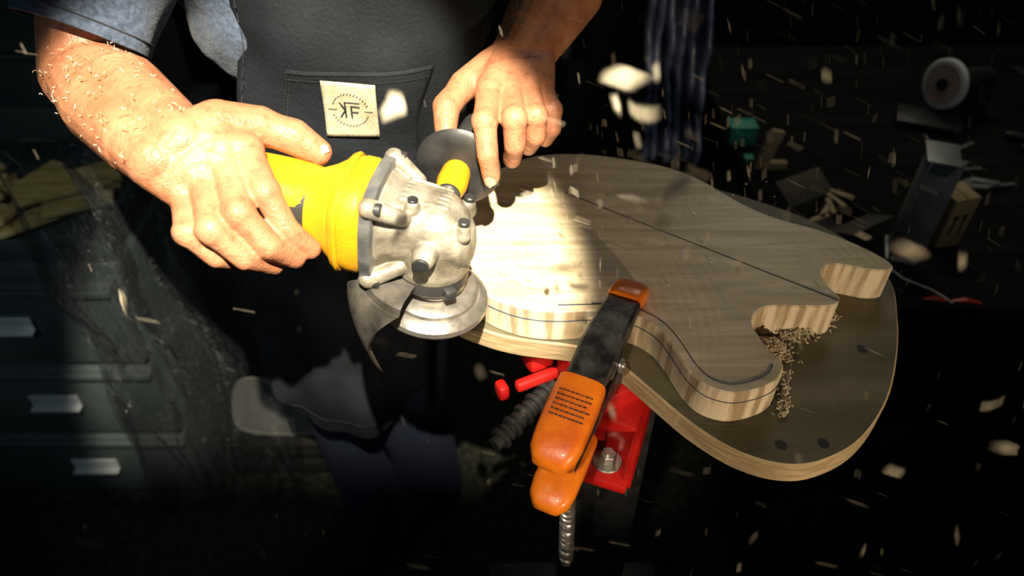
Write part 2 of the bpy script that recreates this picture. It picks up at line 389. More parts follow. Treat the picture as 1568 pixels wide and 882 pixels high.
for sy in (-1,1):
    for sz in (-1,1):
        g.capsule((-.052,sy*.042,sz*.042),.0095,(-.024,sy*.031,sz*.029),.0075)
g.capsule((.0,-.034,-.002),.0125,(.0,-.043,-.002),.0115)
g.capsule((.0,.034,-.002),.0125,(.0,.043,-.002),.0115)
g.capsule((.028,.018,.016),.008,(.028,.018,.024),.0065)
g.capsule((.030,-.018,.014),.008,(.030,-.018,.022),.0065)
g.capsule((-.018,-.020,.034),.007,(-.018,-.020,.038),.006)
for k in range(6):
    y=-.012+.007*k; g.capsule((-.030,y,.0385-abs(y)*.05),.0014,(.012,y*.85,.0365-abs(y)*.12),.0012,8)
o=g.make('gear_head',M['alu'],gr)
addmod(o,'REMESH',mode='VOXEL',voxel_size=.0011,use_smooth_shade=True); addmod(o,'SMOOTH',iterations=3,factor=.5)
g=G()
for sy in (-1,1):
    for sz in (-1,1): g.cyl((-.048,sy*.043,sz*.043),(-.040,sy*.043,sz*.043),.0062,bev=.001)
g.cyl((.030,-.018,.026),(.030,-.018,.031),.0055,bev=.001); g.cyl((.028,.018,.028),(.028,.018,.033),.0055,bev=.001); g.cyl((-.018,-.020,.0435),(-.018,-.020,.0455),.005,bev=.0005)
g.cyl((.0,-.052,-.002),(.0,-.0552,-.002),.0075,bev=.0005)
g.lathe((0,0,0),(0,0,-1),[(.030,.042),(.0365,.043),(.0375,.047),(.0375,.055),(.036,.057),(.03,.058)])
for a in (200,310,60): 
    t=math.radians(a); g.box((.038*math.cos(t),.038*math.sin(t),-.05),(.014,.012,.010),Matrix.Rotation(t,3,'Z'),0,.002)
g.make('grinder_screws_and_collar',M['black'],gr)
g=G()
g.lathe((.004,0,0),(0,0,-1),[(.01,.056),(.031,.057),(.032,.063),(.027,.065),(.027,.070),(.042,.071),(.046,.074),(.046,.079),(.050,.080),(.057,.086),(.058,.091),(.055,.096),(.03,.097),(.0,.097)],64)
g.make('carving_disc',M['steel'],gr)
g=G()
for k in range(18):
    t=2*math.pi*k/18; g.box((.004+.0535*math.cos(t),.0535*math.sin(t),-.0865),(.005,.0015,.003),Matrix.Rotation(t,3,'Z'))
g.make('disc_teeth',M['dark'],gr)
# guard: narrow top plate + tall swept shield ending in a hooked tip
g=G(); rs=[]; N=36
a0,a1=math.radians(140),math.radians(258)
for i in range(N+1):
    a=a0+(a1-a0)*i/N
    P=[(.037,-.0445),(.060,-.046),(.068,-.050),(.0705,-.058),(.0690,-.058),(.0665,-.0515),(.059,-.0475),(.037,-.0465)]
    rs.append([V((math.cos(a)*r,math.sin(a)*r,z)) for r,z in P])
g.rings(rs)
rs=[]; K=12
for i in range(49):
    t=i/48
    lo=-.076-.026*t-.038*max(0,(t-.5)/.5)**1.5
    out=[];inn=[]
    for k in range(K+1):
        q=k/K; z=-.056+(lo+.056)*q
        end=258-62*q+52*q*q
        a=math.radians(150+(end-150)*t)
        r=.0705+.013*math.sin(math.pi*min(1,q*.75+.05))+.008*t*q-.010*q*q
        out.append(V((math.cos(a)*r,math.sin(a)*r,z))); inn.append(V((math.cos(a)*(r-.0014),math.sin(a)*(r-.0014),z)))
    rs.append(out+inn[::-1])
g.rings(rs)
g.make('grinder_guard',M['guard'],gr)
g=G()
g.lathe((0,.0,-.002),(0,1,0),[(.009,.060),(.013,.062),(.0145,.068),(.0165,.080),(.0155,.10),(.013,.108)],32)
g.make('side_handle_neck',M['yellow'],gr)
g=G()
g.lathe((0,.0,-.002),(0,1,0),[(.012,.118),(.0155,.122),(.0165,.14),(.016,.17),(.017,.19),(.015,.20),(.008,.204)],32)
g.lathe((0,0,-.002),(0,1,0),[(.012,.104),(.030,.105),(.042,.108),(.046,.112),(.044,.115),(.02,.116),(.012,.122)],64)
g.lathe((0,0,-.002),(0,1,0),[(.006,.04),(.0105,.046),(.0105,.056),(.013,.058),(.013,.061)],24)
g.make('side_handle_flange_and_grip',M['black'],gr)

# ------------------------------------------------------------------ man
man=root('man')
UP=V((0,.669,.743)); FW=V((0,.743,-.669))
def h2w(o,p): return V(o)+(V((p[0],0,0))+UP*p[1]+FW*p[2])*.001
def hand(name,o,F,T,elbow,shoulder,wristw,nails,fs,ws,tsc=1.15,es=1.):
    o=V(o); segs=[]; W=o
    pts={k:[h2w(o,q) for q in v] for k,v in F.items()}
    th=[h2w(o,q) for q in T]
    rad={'i':(.0125,.0104,.0092,.0080),'m':(.0125,.0106,.0094,.0082),'r':(.012,.0100,.0088,.0078),'p':(.0112,.0090,.0080,.0070)}
    rad={k:tuple(x*fs for x in v) for k,v in rad.items()}
    ks=['i','m','r','p']
    acr=(pts['p'][0]-pts['i'][0]).normalized()
    for n,k in enumerate(ks):
        P=pts[k]; r=rad[k]
        for a in range(3):
            mid=P[a].lerp(P[a+1],.5); rm=(r[a]+r[a+1])*.5*.96
            segs.append((P[a],r[a],mid,rm)); segs.append((mid,rm,P[a+1],r[a+1]))
        segs.append((P[1]-(P[1]-P[2])*.04,r[1]*1.08,P[1]+(P[1]-P[2])*.04,r[1]*1.08))
        wr=W+acr*(-.013+.009*n)*ws
        segs.append((wr,.018*ws,P[0],r[0]*1.10))
        if n:
            Q=pts[ks[n-1]]; segs.append((Q[0].lerp(W,.14),.0125*fs,P[0].lerp(W,.14),.0125*fs)); segs.append((Q[0].lerp(W,.45),.0165*fs,P[0].lerp(W,.45),.0165*fs))
    t=tsc
    segs+= [(W-acr*.006,.021*ws,th[0],.0175*t),(th[0],.0175*t,th[1],.0130*t),(th[1],.0130*t,th[1].lerp(th[2],.5),.0112*t),(th[1].lerp(th[2],.5),.0112*t,th[2],.0118*t),(th[2],.0118*t,th[3],.0092*t),
            (th[0],.015*t,pts['i'][0].lerp(W,.3),.015*t),(th[1].lerp(th[0],.4),.012*t,pts['i'][0].lerp(W,.2),.012*t)]
    E=V(elbow); Sh=V(shoulder); d=(E-W)
    M1=W+d*.62
    segs+= [(W-acr*wristw,.0215*ws,W-acr*wristw+d*.25,.026*ws),(W+acr*wristw,.0215*ws,W+acr*wristw+d*.25,.026*ws),
            (W-acr*wristw+d*.2,.026*ws,M1-acr*.012,.037*ws*es),(W+acr*wristw+d*.2,.026*ws,M1+acr*.010,.037*ws*es),
            (M1-acr*.008,.037*ws*es,E,.038*ws*es),(M1+acr*.01,.037*ws*es,E,.037*ws*es),(E,.041*ws*es,E.lerp(Sh,.4),.047),(E.lerp(Sh,.4),.047,Sh,.055)]
    ob=blob(name,segs,.0018,M['skin'],man,it=3,fac=.5)
    g=G()
    for key in nails:
        P=th if key=='t' else pts[key]; r=.0092*t if key=='t' else rad[key][3]
        d=(P[3]-P[2]).normalized()
        if key=='t': outv=V((0,-.35,.94))
        else: outv=(P[1]-(P[0]+P[3])*.5).normalized()
        outv=(outv-d*outv.dot(d)).normalized(); sd_=d.cross(outv)
        c=P[3]+d*.001+outv*(r*.90)
        rs=[]
        for i in range(7):
            u=-1+2*i/6; hw=.0066*math.sqrt(max(0.02,1-u**4)); 
            rs.append([c+d*u*.0070+sd_*(hw*math.cos(q))+outv*(.0014*math.sin(q)-.0020*(math.cos(q)**2)) for q in [2*math.pi*j/12 for j in range(12)]])
        g.rings(rs)
    g.make(name+'_nails',M['nail'],man)
FR={'i':[(62,3,12),(86,-36,-6),(101,-68,4),(117,-85,26)],
    'm':[(48,-12,2),(69,-57,-22),(90,-85,-8),(104,-94,20)],
    'r':[(32,-27,-2),(48,-72,-27),(70,-95,-11),(85,-100,20)],
    'p':[(15,-40,-2),(24,-74,-21),(43,-94,-5),(57,-98,22)]}
TR=[(34,26,20),(68,30,32),(97,22,42),(118,9,50)]
hand('right_arm_and_hand',(-.304,.571,1.199),FR,TR,(-.460,.748,1.186),(-.45,.92,1.42),.013,['t'],1.28,1.30,1.48,.87)
FL={'i':[(-35,-57,-56),(-40,-94,-85),(-37,-126,-80),(-34,-146,-62)],
    'm':[(-15,-54,-50),(-10,-90,-78),(-9,-114,-64),(-12,-124,-40)],
    'r':[(4,-51,-42),(13,-83,-64),(13,-102,-52),(6,-109,-30)],
    'p':[(20,-44,-28),(31,-72,-44),(32,-90,-38),(25,-98,-16)]}
TL=[(-36,-20,-12),(-64,-42,-32),(-82,-70,-50),(-82,-96,-58)]
hand('left_arm_and_hand',(.012,.80,1.184),FL,TL,(.09,1.02,1.22),(-.03,.93,1.42),.012,['i'],1.25,1.25,1.3)

cx=-.235
sh=[((cx-.13,.94,1.41),.072,(cx+.13,.94,1.41),.072),((cx-.09,.93,1.30),.115,(cx+.07,.93,1.30),.115),
    ((cx-.05,.925,1.20),.115,(cx+.04,.925,1.20),.115),((cx-.01,.925,1.10),.112,(cx+.03,.925,1.10),.112),((cx-.03,.93,.98),.112,(cx+.04,.93,.98),.112),
    ((cx-.09,.93,1.30),.11,(cx-.01,.925,1.10),.11),((cx+.07,.93,1.30),.11,(cx+.03,.925,1.10),.11),
    ((cx-.01,.925,1.10),.11,(cx-.03,.93,.98),.11),((cx,.94,1.40),.08,(cx,.95,1.47),.062),
    ((cx-.09,.93,1.3),.11,(cx-.13,.94,1.40),.075),((cx+.07,.93,1.3),.11,(cx+.13,.94,1.40),.075)]
o=blob('t_shirt',sh,.006,M['shirt'],man,it=12,fac=.6)
tx=bpy.data.textures.new('cloth_wrinkle','CLOUDS'); tx.noise_scale=.07
md=addmod(o,'DISPLACE',strength=.022); md.texture=tx; md.texture_coords='GLOBAL'
def sleeve(name,p0,p1,r0,r1,m=M['shirt']):
    p0=V(p0);p1=V(p1); a,b=basis(p1-p0); g=G(); rs=[]; n=40; K=14
    def ring(t,rr):
        c=p0.lerp(p1,t); out=[]
        for j in range(n):
            an=2*math.pi*j/n; w=1+.035*math.sin(3*an+t*5)+.03*math.sin(5*an-t*9)*t
            w+= .08*noise.noise(V((math.cos(an)*2,math.sin(an)*2,t*5)))
            out.append(c+(a*math.cos(an)+b*math.sin(an))*rr*w)
        return out
    for i in range(K+1): 
        t=i/K; rs.append(ring(t,r0+(r1-r0)*t))
    rs.append(ring(.985,r1*.95)); rs.append(ring(.90,r1*.93))
    g.rings(rs,cap=False); o=g.make(name,m,man); addmod(o,'SUBSURF',levels=1,render_levels=1)
    g=G(); rr=ring(.94,(r0+(r1-r0)*.94)*1.01); g.tube(rr+[rr[0]],.0009,6); g.make(name+'_hem_stitch',M['stitch'],man)
sleeve('sleeve_right',(-.375,.935,1.42),(-.460,.770,1.216),.082,.068)
sleeve('sleeve_left',(-.09,.935,1.42),(.055,.98,1.29),.080,.066)

blob('jeans',[((-.31,.94,.95),.10,(-.17,.94,.95),.10),((-.315,.93,.93),.105,(-.32,.90,.50),.080),((-.32,.90,.50),.078,(-.32,.95,.09),.070),
   ((-.185,.94,.93),.105,(-.205,.90,.50),.080),((-.205,.90,.50),.078,(-.18,.96,.09),.068)],.008,M['jeans'],man,it=6)
def boot(x,y):
    return [((x,y+.01,.10),.052,(x,y,.05),.05),((x,y-.0,.045),.045,(x-.005,y-.15,.04),.04),((x,y+.04,.045),.044,(x,y,.045),.045)]
blob('boots',boot(-.32,.95)+boot(-.18,.96),.007,M['leather'],man,it=6)

hc=V((cx,.87,1.66))
hs=[((cx,.95,1.43),.062,(cx,.90,1.58),.056),(hc+V((0,.03,.03)),.088,hc+V((0,-.015,.02)),.084),(hc+V((0,-.01,-.03)),.07,hc+V((0,-.045,-.085)),.038),
    (hc+V((-.03,-.04,-.05)),.036,hc+V((.03,-.04,-.05)),.036),(hc+V((0,-.095,.005)),.009,hc+V((0,-.115,-.03)),.012),(hc+V((-.013,-.1,-.035)),.008,hc+V((.013,-.1,-.035)),.008),
    (hc+V((-.035,-.09,.025)),.011,hc+V((.035,-.09,.025)),.011),(hc+V((-.02,-.088,-.062)),.008,hc+V((.02,-.088,-.062)),.008),
    (hc+V((-.088,.0,-.01)),.016,hc+V((-.092,.01,.015)),.018),(hc+V((.088,.0,-.01)),.016,hc+V((.092,.01,.015)),.018)]
blob('head',hs,.004,M['skin'],man,it=5)
g=G()
for sx in (-1,1): g.capsule(hc+V((sx*.031,-.084,.008)),.0115,hc+V((sx*.031,-.0845,.008)),.0115)
g.make('eyes',mat('eye_white',(.7,.68,.64),rough=.2),man)
g=G()
for sx in (-1,1): g.capsule(hc+V((sx*.031,-.0925,.006)),.0045,hc+V((sx*.031,-.0928,.006)),.0045)
g.make('pupils',M['ink'],man)
blob('hair_top',[(hc+V((0,.05,.05)),.086,hc+V((0,-.01,.055)),.076),(hc+V((0,.07,.0)),.07,hc+V((0,.06,.05)),.08)],.006,M['hair'],man,it=4)

def lerpz(T,z):
    T=sorted(T)
    if z<=T[0][0]: return T[0][1]
    for (a,b),(c,d) in zip(T,T[1:]):
        if z<=c: 
            t=(z-a)/(c-a); t=t*t*(3-2*t); return b+(d-b)*t
    return T[-1][1]
Lx=[(.51,-.37),(.58,-.40),(.83,-.395),(1.09,-.335),(1.22,-.312),(1.37,-.30)]
Rx=[(.51,-.17),(.60,-.13),(.83,-.09),(1.09,-.06),(1.22,-.02),(1.33,-.05),(1.37,-.09)]
Yf=[(.51,.775),(.83,.785),(1.0,.79),(1.2,.785),(1.3,.792),(1.37,.81)]
def apt(u,z,off=0):
    l,r=lerpz(Lx,z),lerpz(Rx,z); x=l+(r-l)*u
    q=abs(u*2-1); y=lerpz(Yf,z)+(.035 if u<.5 else .085)*q**3
    lowf=max(0,min(1,(1.05-z)/.4))
    y+=(.010*math.sin(x*38+z*4)+.006*math.sin(x*71-z*9+1))*lowf + .003*math.sin(z*40+x*25)
    y+=.007*noise.noise(V((x*14,z*9,0)))
    return V((x,y-off,z))
def sheet(name,u0,u1,z0,z1,off,m,nu=60,nz=120,th=.003,par=man,rnd=0):
    vs=[];fs=[]
    for j in range(nz+1):
        for i in range(nu+1):
            u=u0+(u1-u0)*i/nu; v=j/nz; z=z0+(z1-z0)*v
            if rnd:
                zc=z0+rnd*max(0,abs(i/nu*2-1)-.7)**2/.09; z=zc+(z1-zc)*v
            vs.append(apt(u,z,off))
    for j in range(nz):
        for i in range(nu): a=j*(nu+1)+i; fs.append((a,a+1,a+nu+2,a+nu+1))
    o=obj(name,vs,fs,m,par); addmod(o,'SOLIDIFY',thickness=th,offset=0); return o
sheet('apron_panel',0,1,.51,1.37,0,M['apron'],rnd=.04)
sheet('apron_bib_pocket',.22,.80,.99,1.175,.004,M['apron'],30,40,.002)
g=G()
for (u0,z0,u1,z1) in [(.22,1.172,.80,1.172),(.22,1.163,.80,1.163),(.225,.99,.225,1.175),(.24,.99,.24,1.165),(.03,.60,.03,1.35),(.97,.62,.97,1.35),(.08,.56,.92,.56)]:
    n=46
    for k in range(n):
        a=apt(u0+(u1-u0)*k/n,z0+(z1-z0)*k/n,.0066); b=apt(u0+(u1-u0)*(k+.6)/n,z0+(z1-z0)*(k+.6)/n,.0066); g.tube([a,b],.0005,5)
g.make('apron_stitching',M['stitch'],man)
g=G()
for sx,u in ((-1,.06),(1,.94)):
    p=apt(u,1.365); 
    P=catmull([p,(cx+sx*.085,.85,1.43),(cx+sx*.075,.90,1.487),(cx+sx*.065,.96,1.485),(cx+sx*.04,1.03,1.42)],8,False)
    g.rings([[q+V((-.016,0,.0015)),q+V((.016,0,.0015)),q+V((.016,0,-.0015)),q+V((-.016,0,-.0015))] for q in P])
g.make('apron_straps',M['apron'],man)
lc=V((-.188,0,1.127)); 
def lab_pt(dx,dz,off): 
    z=lc.z+dz; l,r=lerpz(Lx,z),lerpz(Rx,z); return apt((lc.x+dx-l)/(r-l),z,off)
vs_=[];fs_=[];n=14
tilt=math.radians(-4)
def rt(a,b): return (a*math.cos(tilt)-b*math.sin(tilt),a*math.sin(tilt)+b*math.cos(tilt))
for j in range(n+1):
    for i in range(n+1):
        a,b=rt(-.031+.062*i/n,-.037+.074*j/n); vs_.append(lab_pt(a,b,.0085))
for j in range(n):
    for i in range(n): a=j*(n+1)+i; fs_.append((a,a+1,a+n+2,a+n+1))
o=obj('apron_label',vs_,fs_,M['patch'],man); addmod(o,'SOLIDIFY',thickness=.0012,offset=0)
g=G()
def stroke(P,r=.0011):
    for (a0,b0),(a1,b1) in zip(P,P[1:]):
        q=[]
        for k in range(5):
            t=k/4; a,b=rt(a0+(a1-a0)*t,b0+(b1-b0)*t); q.append(lab_pt(a,b,.0094))
        g.tube(q,r,5)
stroke([(-.006,.011),(-.006,-.010)]); stroke([(-.012,.010),(-.006,.0),(-.012,-.010)]); stroke([(.001,-.010),(.001,.006),(.011,.006)]); stroke([(.001,-.002),(.009,-.002)]); stroke([(-.006,.011),(.011,.011)],.0008)
for k in range(34):
    t=2*math.pi*k/34
    if k%17 in (0,1,16): continue
    a=math.cos(t)*.021; b=math.sin(t)*.022; stroke([(a-.0010,b-.001),(a+.0006,b+.0014)],.0005)
stroke([(-.026,.0),(-.016,.0)],.0006); stroke([(.016,.0),(.026,.0)],.0006)
g.make('apron_label_print',M['ink'],man)

# ------------------------------------------------------------------ chips
def curl(g,c,L,w,rng,curv=None,th=.0005,mi=0):
    q=rng
    R=Matrix.Rotation(q.uniform(0,6.28),3,'Z')@Matrix.Rotation(q.uniform(0,3.14),3,'X')@Matrix.Rotation(q.uniform(0,6.28),3,'Y')
    span=curv if curv is not None else q.uniform(.4,3.2); rad=L/max(span,.05); rs=[]; n=9
    j1,j2=q.uniform(.6,1.6),q.uniform(-1.,1.3); pt=q.uniform(.6,1.6)
    for i in range(n+1):
        t=i/n; a=-span/2+span*t; ww=w*(.06+.94*math.sin(math.pi*t**pt)**.8)*(1+.12*math.sin(t*9*j1)); p=V((math.sin(a)*rad,0,math.cos(a)*rad-rad)); nn=V((math.sin(a),0,math.cos(a)))
        y=V((.0,ww/2,0)); sk=V((0,.8*w*t*j2,0))
        rs.append([c+R@(p+y+sk+nn*th),c+R@(p-y+sk+nn*th),c+R@(p-y+sk-nn*th),c+R@(p+y+sk-nn*th)])
    g.rings(rs,mi)
rng=random.Random(11)
gs=[G(),G(),G()]
big=[((.0707,.42,1.344),.022,.009),((.060,.40,1.338),.016,.007),((.080,.409,1.326),.022,.009),((.146,.5915,1.31),.018,.006),((.297,.6536,1.23),.012,.008),((.219,.656,1.2325),.012,.008),((.0887,.41,1.2585),.022,.012),((.11,.413,1.262),.026,.011),((.10,.405,1.245),.018,.008),((.141,.466,1.2456),.026,.006),((.12,.46,1.262),.018,.005),((-.073,.413,1.33),.026,.010),((.2675,.385,1.2306),.022,.012),((.307,.385,1.229),.018,.006),((.39,.382,1.078),.026,.008),((.31,.347,1.0387),.012,.005),((.40,.36,1.05),.022,.005),((-.315,.437,1.139),.018,.012),((.3786,.632,1.057),.010,.007),((.229,.5746,1.0675),.012,.005),((.176,.582,1.076),.011,.007),((.146,.59,1.08),.011,.008),((.0635,.622,1.12),.012,.006),((.041,.539,1.1025),.012,.007),((.02,.60,1.13),.012,.005),((.12,.60,1.1),.009,.006),((.20,.5,1.12),.008,.006)]
for n,(c,L,w) in enumerate(big): curl(gs[n%3],V(c),L,w*1.05,rng,rng.uniform(.3,1.8))
for i in range(900):
    c=V((rng.gauss(.12,.29),rng.uniform(.25,1.0),rng.uniform(.72,1.36)))
    if c.x<-.06 and c.y>.5 and rng.random()<.8: continue
    if i>600:
        t=rng.random(); c=V((-.01,.60,1.03))+V((.42*t,.02*t,.27*t))+V((rng.gauss(0,.06),rng.gauss(0,.08),rng.gauss(0,.06)))*(.3+t)
    k=rng.random(); g=gs[i%3]
    if k<.30: curl(g,c,rng.uniform(.004,.011),rng.uniform(.0005,.0012),rng,rng.uniform(.1,.8),.0003)
    elif k<.82: curl(g,c,rng.uniform(.001,.003),rng.uniform(.0005,.0014),rng,None,.0003)
    else: curl(g,c,rng.uniform(.004,.009),rng.uniform(.0015,.0035),rng)
fc=root('flying_wood_chips'); movers=[]
for n,(g,vel) in enumerate(zip(gs,((.020,.002,-.014),(.010,.004,.016),(-.006,-.004,-.016)))):
    o=g.make('chip_spray_%d'%(n+1),M['chip'],fc); movers.append(o)
    for fr,sg in ((0,-1),(2,1)):
        o.location=V(vel)*sg; o.rotation_euler=(0,.012*sg*(1,-1,.6)[n],0)
        o.keyframe_insert('location',frame=fr); o.keyframe_insert('rotation_euler',frame=fr)
    for f in o.animation_data.action.fcurves:
        for kp in f.keyframe_points: kp.interpolation='LINEAR'
g=G()
for i in range(950):
    k=rng.random()
    if k<.5:
        dx,dy=rng.gauss(0,.011),rng.gauss(0,.010); h=.020*math.exp(-(dx*dx+dy*dy)/.00022)
        p=V((.282+dx,.553+dy,.957+rng.uniform(.3,1)*h))
    elif k<.82: 
        t=rng.random(); dy=rng.gauss(0,.005); p=V((.30+.068*t+rng.gauss(0,.004),.566+.038*t+dy,.957+rng.uniform(.2,1)*.012*math.exp(-dy*dy/.00005)))
    else:
        t=rng.random(); p=V((.272+.018*t+rng.gauss(0,.003),.475+.06*t-.01,.957+abs(rng.gauss(0,.003))))
    curl(g,p,rng.uniform(.003,.006),rng.uniform(.0009,.002),rng)
for i in range(40):
    p=V((rng.uniform(.0,.36),rng.uniform(.60,.84),1.0015)); 
    curl(g,p,rng.uniform(.002,.004),rng.uniform(.0008,.0015),rng)
g.make('wood_shavings_pile',M['chip2'])
g=G(); W=V((-.304,.571,1.199)); E=V((-.460,.748,1.186)); d=E-W; a_,b_=basis(d)
for i in range(300):
    t=rng.uniform(-.05,1.0); an=rng.uniform(0,2*math.pi); rr=(.0215*1.3+.011)+(.046-.038)*min(1,max(0,t/.6))
    dirv=(a_*math.cos(an)+b_*math.sin(an))
    if dirv.z<-.1 : continue
    curl(g,W+d*t+dirv*(rr+rng.uniform(-.001,.004)),rng.uniform(.003,.007),rng.uniform(.0004,.0009),rng,rng.uniform(.8,3.5),.0003)
g.make('arm_shavings',M['chip2'],man)

# ------------------------------------------------------------------ background left
cb=root('drawer_cabinet')
g=G()
g.box((-1.12,1.27,.36),(.86,.55,.70),None,0,.006)
for i,(z0,z1) in enumerate(((.04,.24),(.26,.46),(.48,.68))):
    g.box((-1.12,.985,(z0+z1)/2),(.82,.03,z1-z0),None,0,.005)
    g.box((-1.12,.966,z1-.012),(.82,.018,.014),None,0,.003)
g.make('cabinet_shell_and_drawers',M['cab'],cb)
g=G()
for z in (.15,.37,.59):
    for x in (-.93,-1.32):
        g.box((x,.966,z),(.10,.006,.034),None,0,.002); g.box((x,.958,z-.014),(.10,.018,.006),None,0,.002)
g.make('label_pulls',M['label'],cb)
g=G()
for c,s in (((-1.06,1.20,.717),(.70,.40,.012)),((-1.06,1.005,.735),(.70,.012,.04)),((-1.06,1.39,.76),(.70,.012,.09)),((-.71,1.20,.745),(.012,.40,.06)),((-1.41,1.20,.745),(.012,.40,.06))): g.box(c,s,None,0,.002)
g.make('tray',M['cab'],cb)
oc=root('wood_offcuts'); g=G(); r2=random.Random(5)
for i in range(34):
    g.box((r2.uniform(-1.15,-.79),r2.uniform(1.05,1.20),.735+.007*(i%6)),(r2.uniform(.07,.17),r2.uniform(.03,.07),.010),Matrix.Rotation(r2.uniform(-.3,1.2),3,'Z')@Matrix.Rotation(r2.uniform(-.2,.2),3,'X'),0,.002)
g.make('offcut_pieces',M['bag'],oc,False)
tb=root('tool_case'); g=G()
g.box((-1.08,1.55,.86),(.62,.24,.28),None,0,.012); g.box((-1.08,1.42,.90),(.62,.02,.014),None,0,.004)
for x in (-.86,-1.28): g.box((x,1.42,.90),(.05,.03,.05),None,0,.004)
g.box((-1.12,1.62,.36),(.80,.12,.70),None,0,.004)
g.make('case_shell',M['cab'],tb)

vs_=[];fs_=[];nu,nz=110,110
for j in range(nz+1):
    for i in range(nu+1):
        u=i/nu; v=j/nz; x=-.80+.37*u; z=1.0-.98*v; y=.925-.02*u
        x+=.05*v*math.sin(v*3+1)
        y+=.022*math.sin(u*22+v*3)+.012*math.sin(u*41-v*7)+.025*noise.noise(V((u*7,v*6,2)))+.022*abs(noise.noise(V((u*14,v*10,5))))
        x+=.03*noise.noise(V((u*4,v*5,7)))
        vs_.append((x,min(y,.955),z))
for j in range(nz):
    for i in range(nu): a=j*(nu+1)+i; fs_.append((a,a+1,a+nu+2,a+nu+1))
ps=root('plastic_dust_sheet'); obj('sheet_film',vs_,fs_,M['plastic'],ps)
g=G(); g.tube([(-1.5,.925,1.0),(-.44,.925,1.0)],.006,10); g.cyl((-1.5,.925,0),(-1.5,.925,1.01),.012); g.make('sheet_rail',M['black'],ps)

cr=root('storage_crate'); g=G()
for k in range(2):
    for yy in (1.04,1.30): g.box((-.52,yy,.04+.055*k),(.30,.012,.045),None,0,.002)
    for xx in (-.67,-.37): g.box((xx,1.17,.04+.055*k),(.012,.27,.045),None,0,.002)
for xx in (-.66,-.38):
    for yy in (1.05,1.29): g.box((xx,yy,.06),(.025,.025,.12),None,0,.002)
g.box((-.52,1.17,.126),(.31,.28,.012),None,0,.002)
g.make('crate_slats',M['bench'],cr)
P=catmull([(-.10,.0),(-.095,.10),(-.06,.16),(.0,.15),(.035,.085),(.06,.045),(.10,.028),(.105,-.01),(.0,-.022)],6)
g=G(); rs=[]
for off in (0,.004): rs.append([V((-.53+p.x,1.06+off+.06*p.y,.158+p.y)) for p in P])
g.rings(rs); 
g.tube([V((-.53+p.x,1.059+.06*p.y,.158+p.y)) for p in P]+[V((-.53+P[0].x,1.059,.158+P[0].y))],.003,6)
ag=root('clear_acrylic_guard'); g.make('guard_sheet',M['acryl'],ag)

# ------------------------------------------------------------------ background right
wb=root('workbench'); g=G()
g.box((1.22,1.37,.70),(1.5,1.0,.045),None,0,.004)
for x in (.52,1.92):
    for y in (.92,1.82): g.box((x,y,.34),(.07,.07,.68),None,0,.004)
g.box((1.22,1.37,.2),(1.36,.86,.03),None,0,.003); g.box((1.22,.91,.62),(1.36,.03,.09),None,0,.003)
g.make('bench_frame',M['bench'],wb)
Z0=.7228
def cbox(c,s,rz,name,par,m=M['card'],lid=True):
    g=G(); R=Matrix.Rotation(rz,3,'Z'); t=.004
    c=V(c)
    for cc,ss in (((0,0,-s[2]/2+t/2),(s[0],s[1],t)),((s[0]/2,0,0),(t,s[1],s[2])),((-s[0]/2,0,0),(t,s[1],s[2])),((0,s[1]/2,0),(s[0],t,s[2])),((0,-s[1]/2,0),(s[0],t,s[2]))): g.box(c+R@V(cc),ss,R,0,.001)
    if lid:
        for sg in (-1,1):
            Rf=R@Matrix.Rotation(sg*.5,3,'X'); g.box(c+R@V((0,sg*(s[1]/2+.02),s[2]/2+.012)),(s[0]*.98,.055,.003),Rf,0,.001)
    return g.make(name,m,par)
bx=root('cardboard_box'); bc=(.765,1.05,Z0+.052)
g=G(); Rb=Matrix.Rotation(.25,3,'Z'); g.box(bc,(.05,.05,.10),Rb,0,.002)
for sg in (-1,1): g.box(V(bc)+Rb@V((sg*.013,0,.051)),(.024,.05,.003),Rb,0,.001)
g.make('box_shell',M['card'],bx)
g=G()
for dx in (-.009,.009):
    g.box(V(bc)+Rb@V((dx,-.0255,-.004)),(.003,.002,.035),Rb); g.box(V(bc)+Rb@V((dx,-.0255,.016)),(.008,.002,.006),Rb)
g.make('box_print',M['ink'],bx)
bx2=root('open_carton'); cbox((.570,1.08,Z0+.022),(.11,.09,.04),.5,'carton_shell',bx2,mat('dark_carton',(.03,.028,.022),(.06,.05,.035),rough=.8))
g=G(); 
for k in range(5): g.box((.540+.016*k,1.05+.018*k,Z0+.048),(.045,.010,.004),Matrix.Rotation(.5+.5*k,3,'Z'),0,.001)
g.make('carton_contents',M['card'],bx2)
gb2=root('green_carton'); g=G(); g.box((.487,1.39,Z0+.020),(.055,.04,.038),None,0,.002); g.box((.487,1.39,Z0+.040),(.058,.043,.006),None,0,.001); g.box((.487,1.31,Z0+.006),(.02,.02,.012),None,0,.002); g.make('green_shell',M['green'],gb2)
tp=root('wooden_try_square'); g=G(); g.box((.512,1.28,Z0+.045),(.026,.012,.09),Matrix.Rotation(.22,3,'Y'),0,.002); g.box((.53,1.28,Z0+.01),(.05,.014,.018),None,0,.002); g.make('square_body',M['card'],tp)
tn=root('steel_channel_bracket'); g=G(); R=Matrix.Rotation(-.35,3,'Z'); bx0=.685; by=.990
g.box((bx0-.02,by+.025,Z0+.10),(.004,.06,.20),R,0,.001); g.box((bx0,by,Z0+.10),(.045,.004,.20),R,0,.001); g.box((bx0,by+.025,Z0+.20),(.05,.07,.004),R,0,.001); g.box((bx0,by+.025,Z0+.003),(.05,.07,.006),R,0,.001)
g.make('bracket_plates',M['tin'],tn)
sd=root('disc_sander'); g=G()
d=V((-.93,-.36,.10)).normalized(); c=V((.945,1.49,Z0+.082))
g.lathe(c,d,[(.0,0),(.050,0),(.054,.003),(.054,.010),(.050,.013),(.0,.013)],48,0)
g.make('backing_wheel',M['white'],sd)
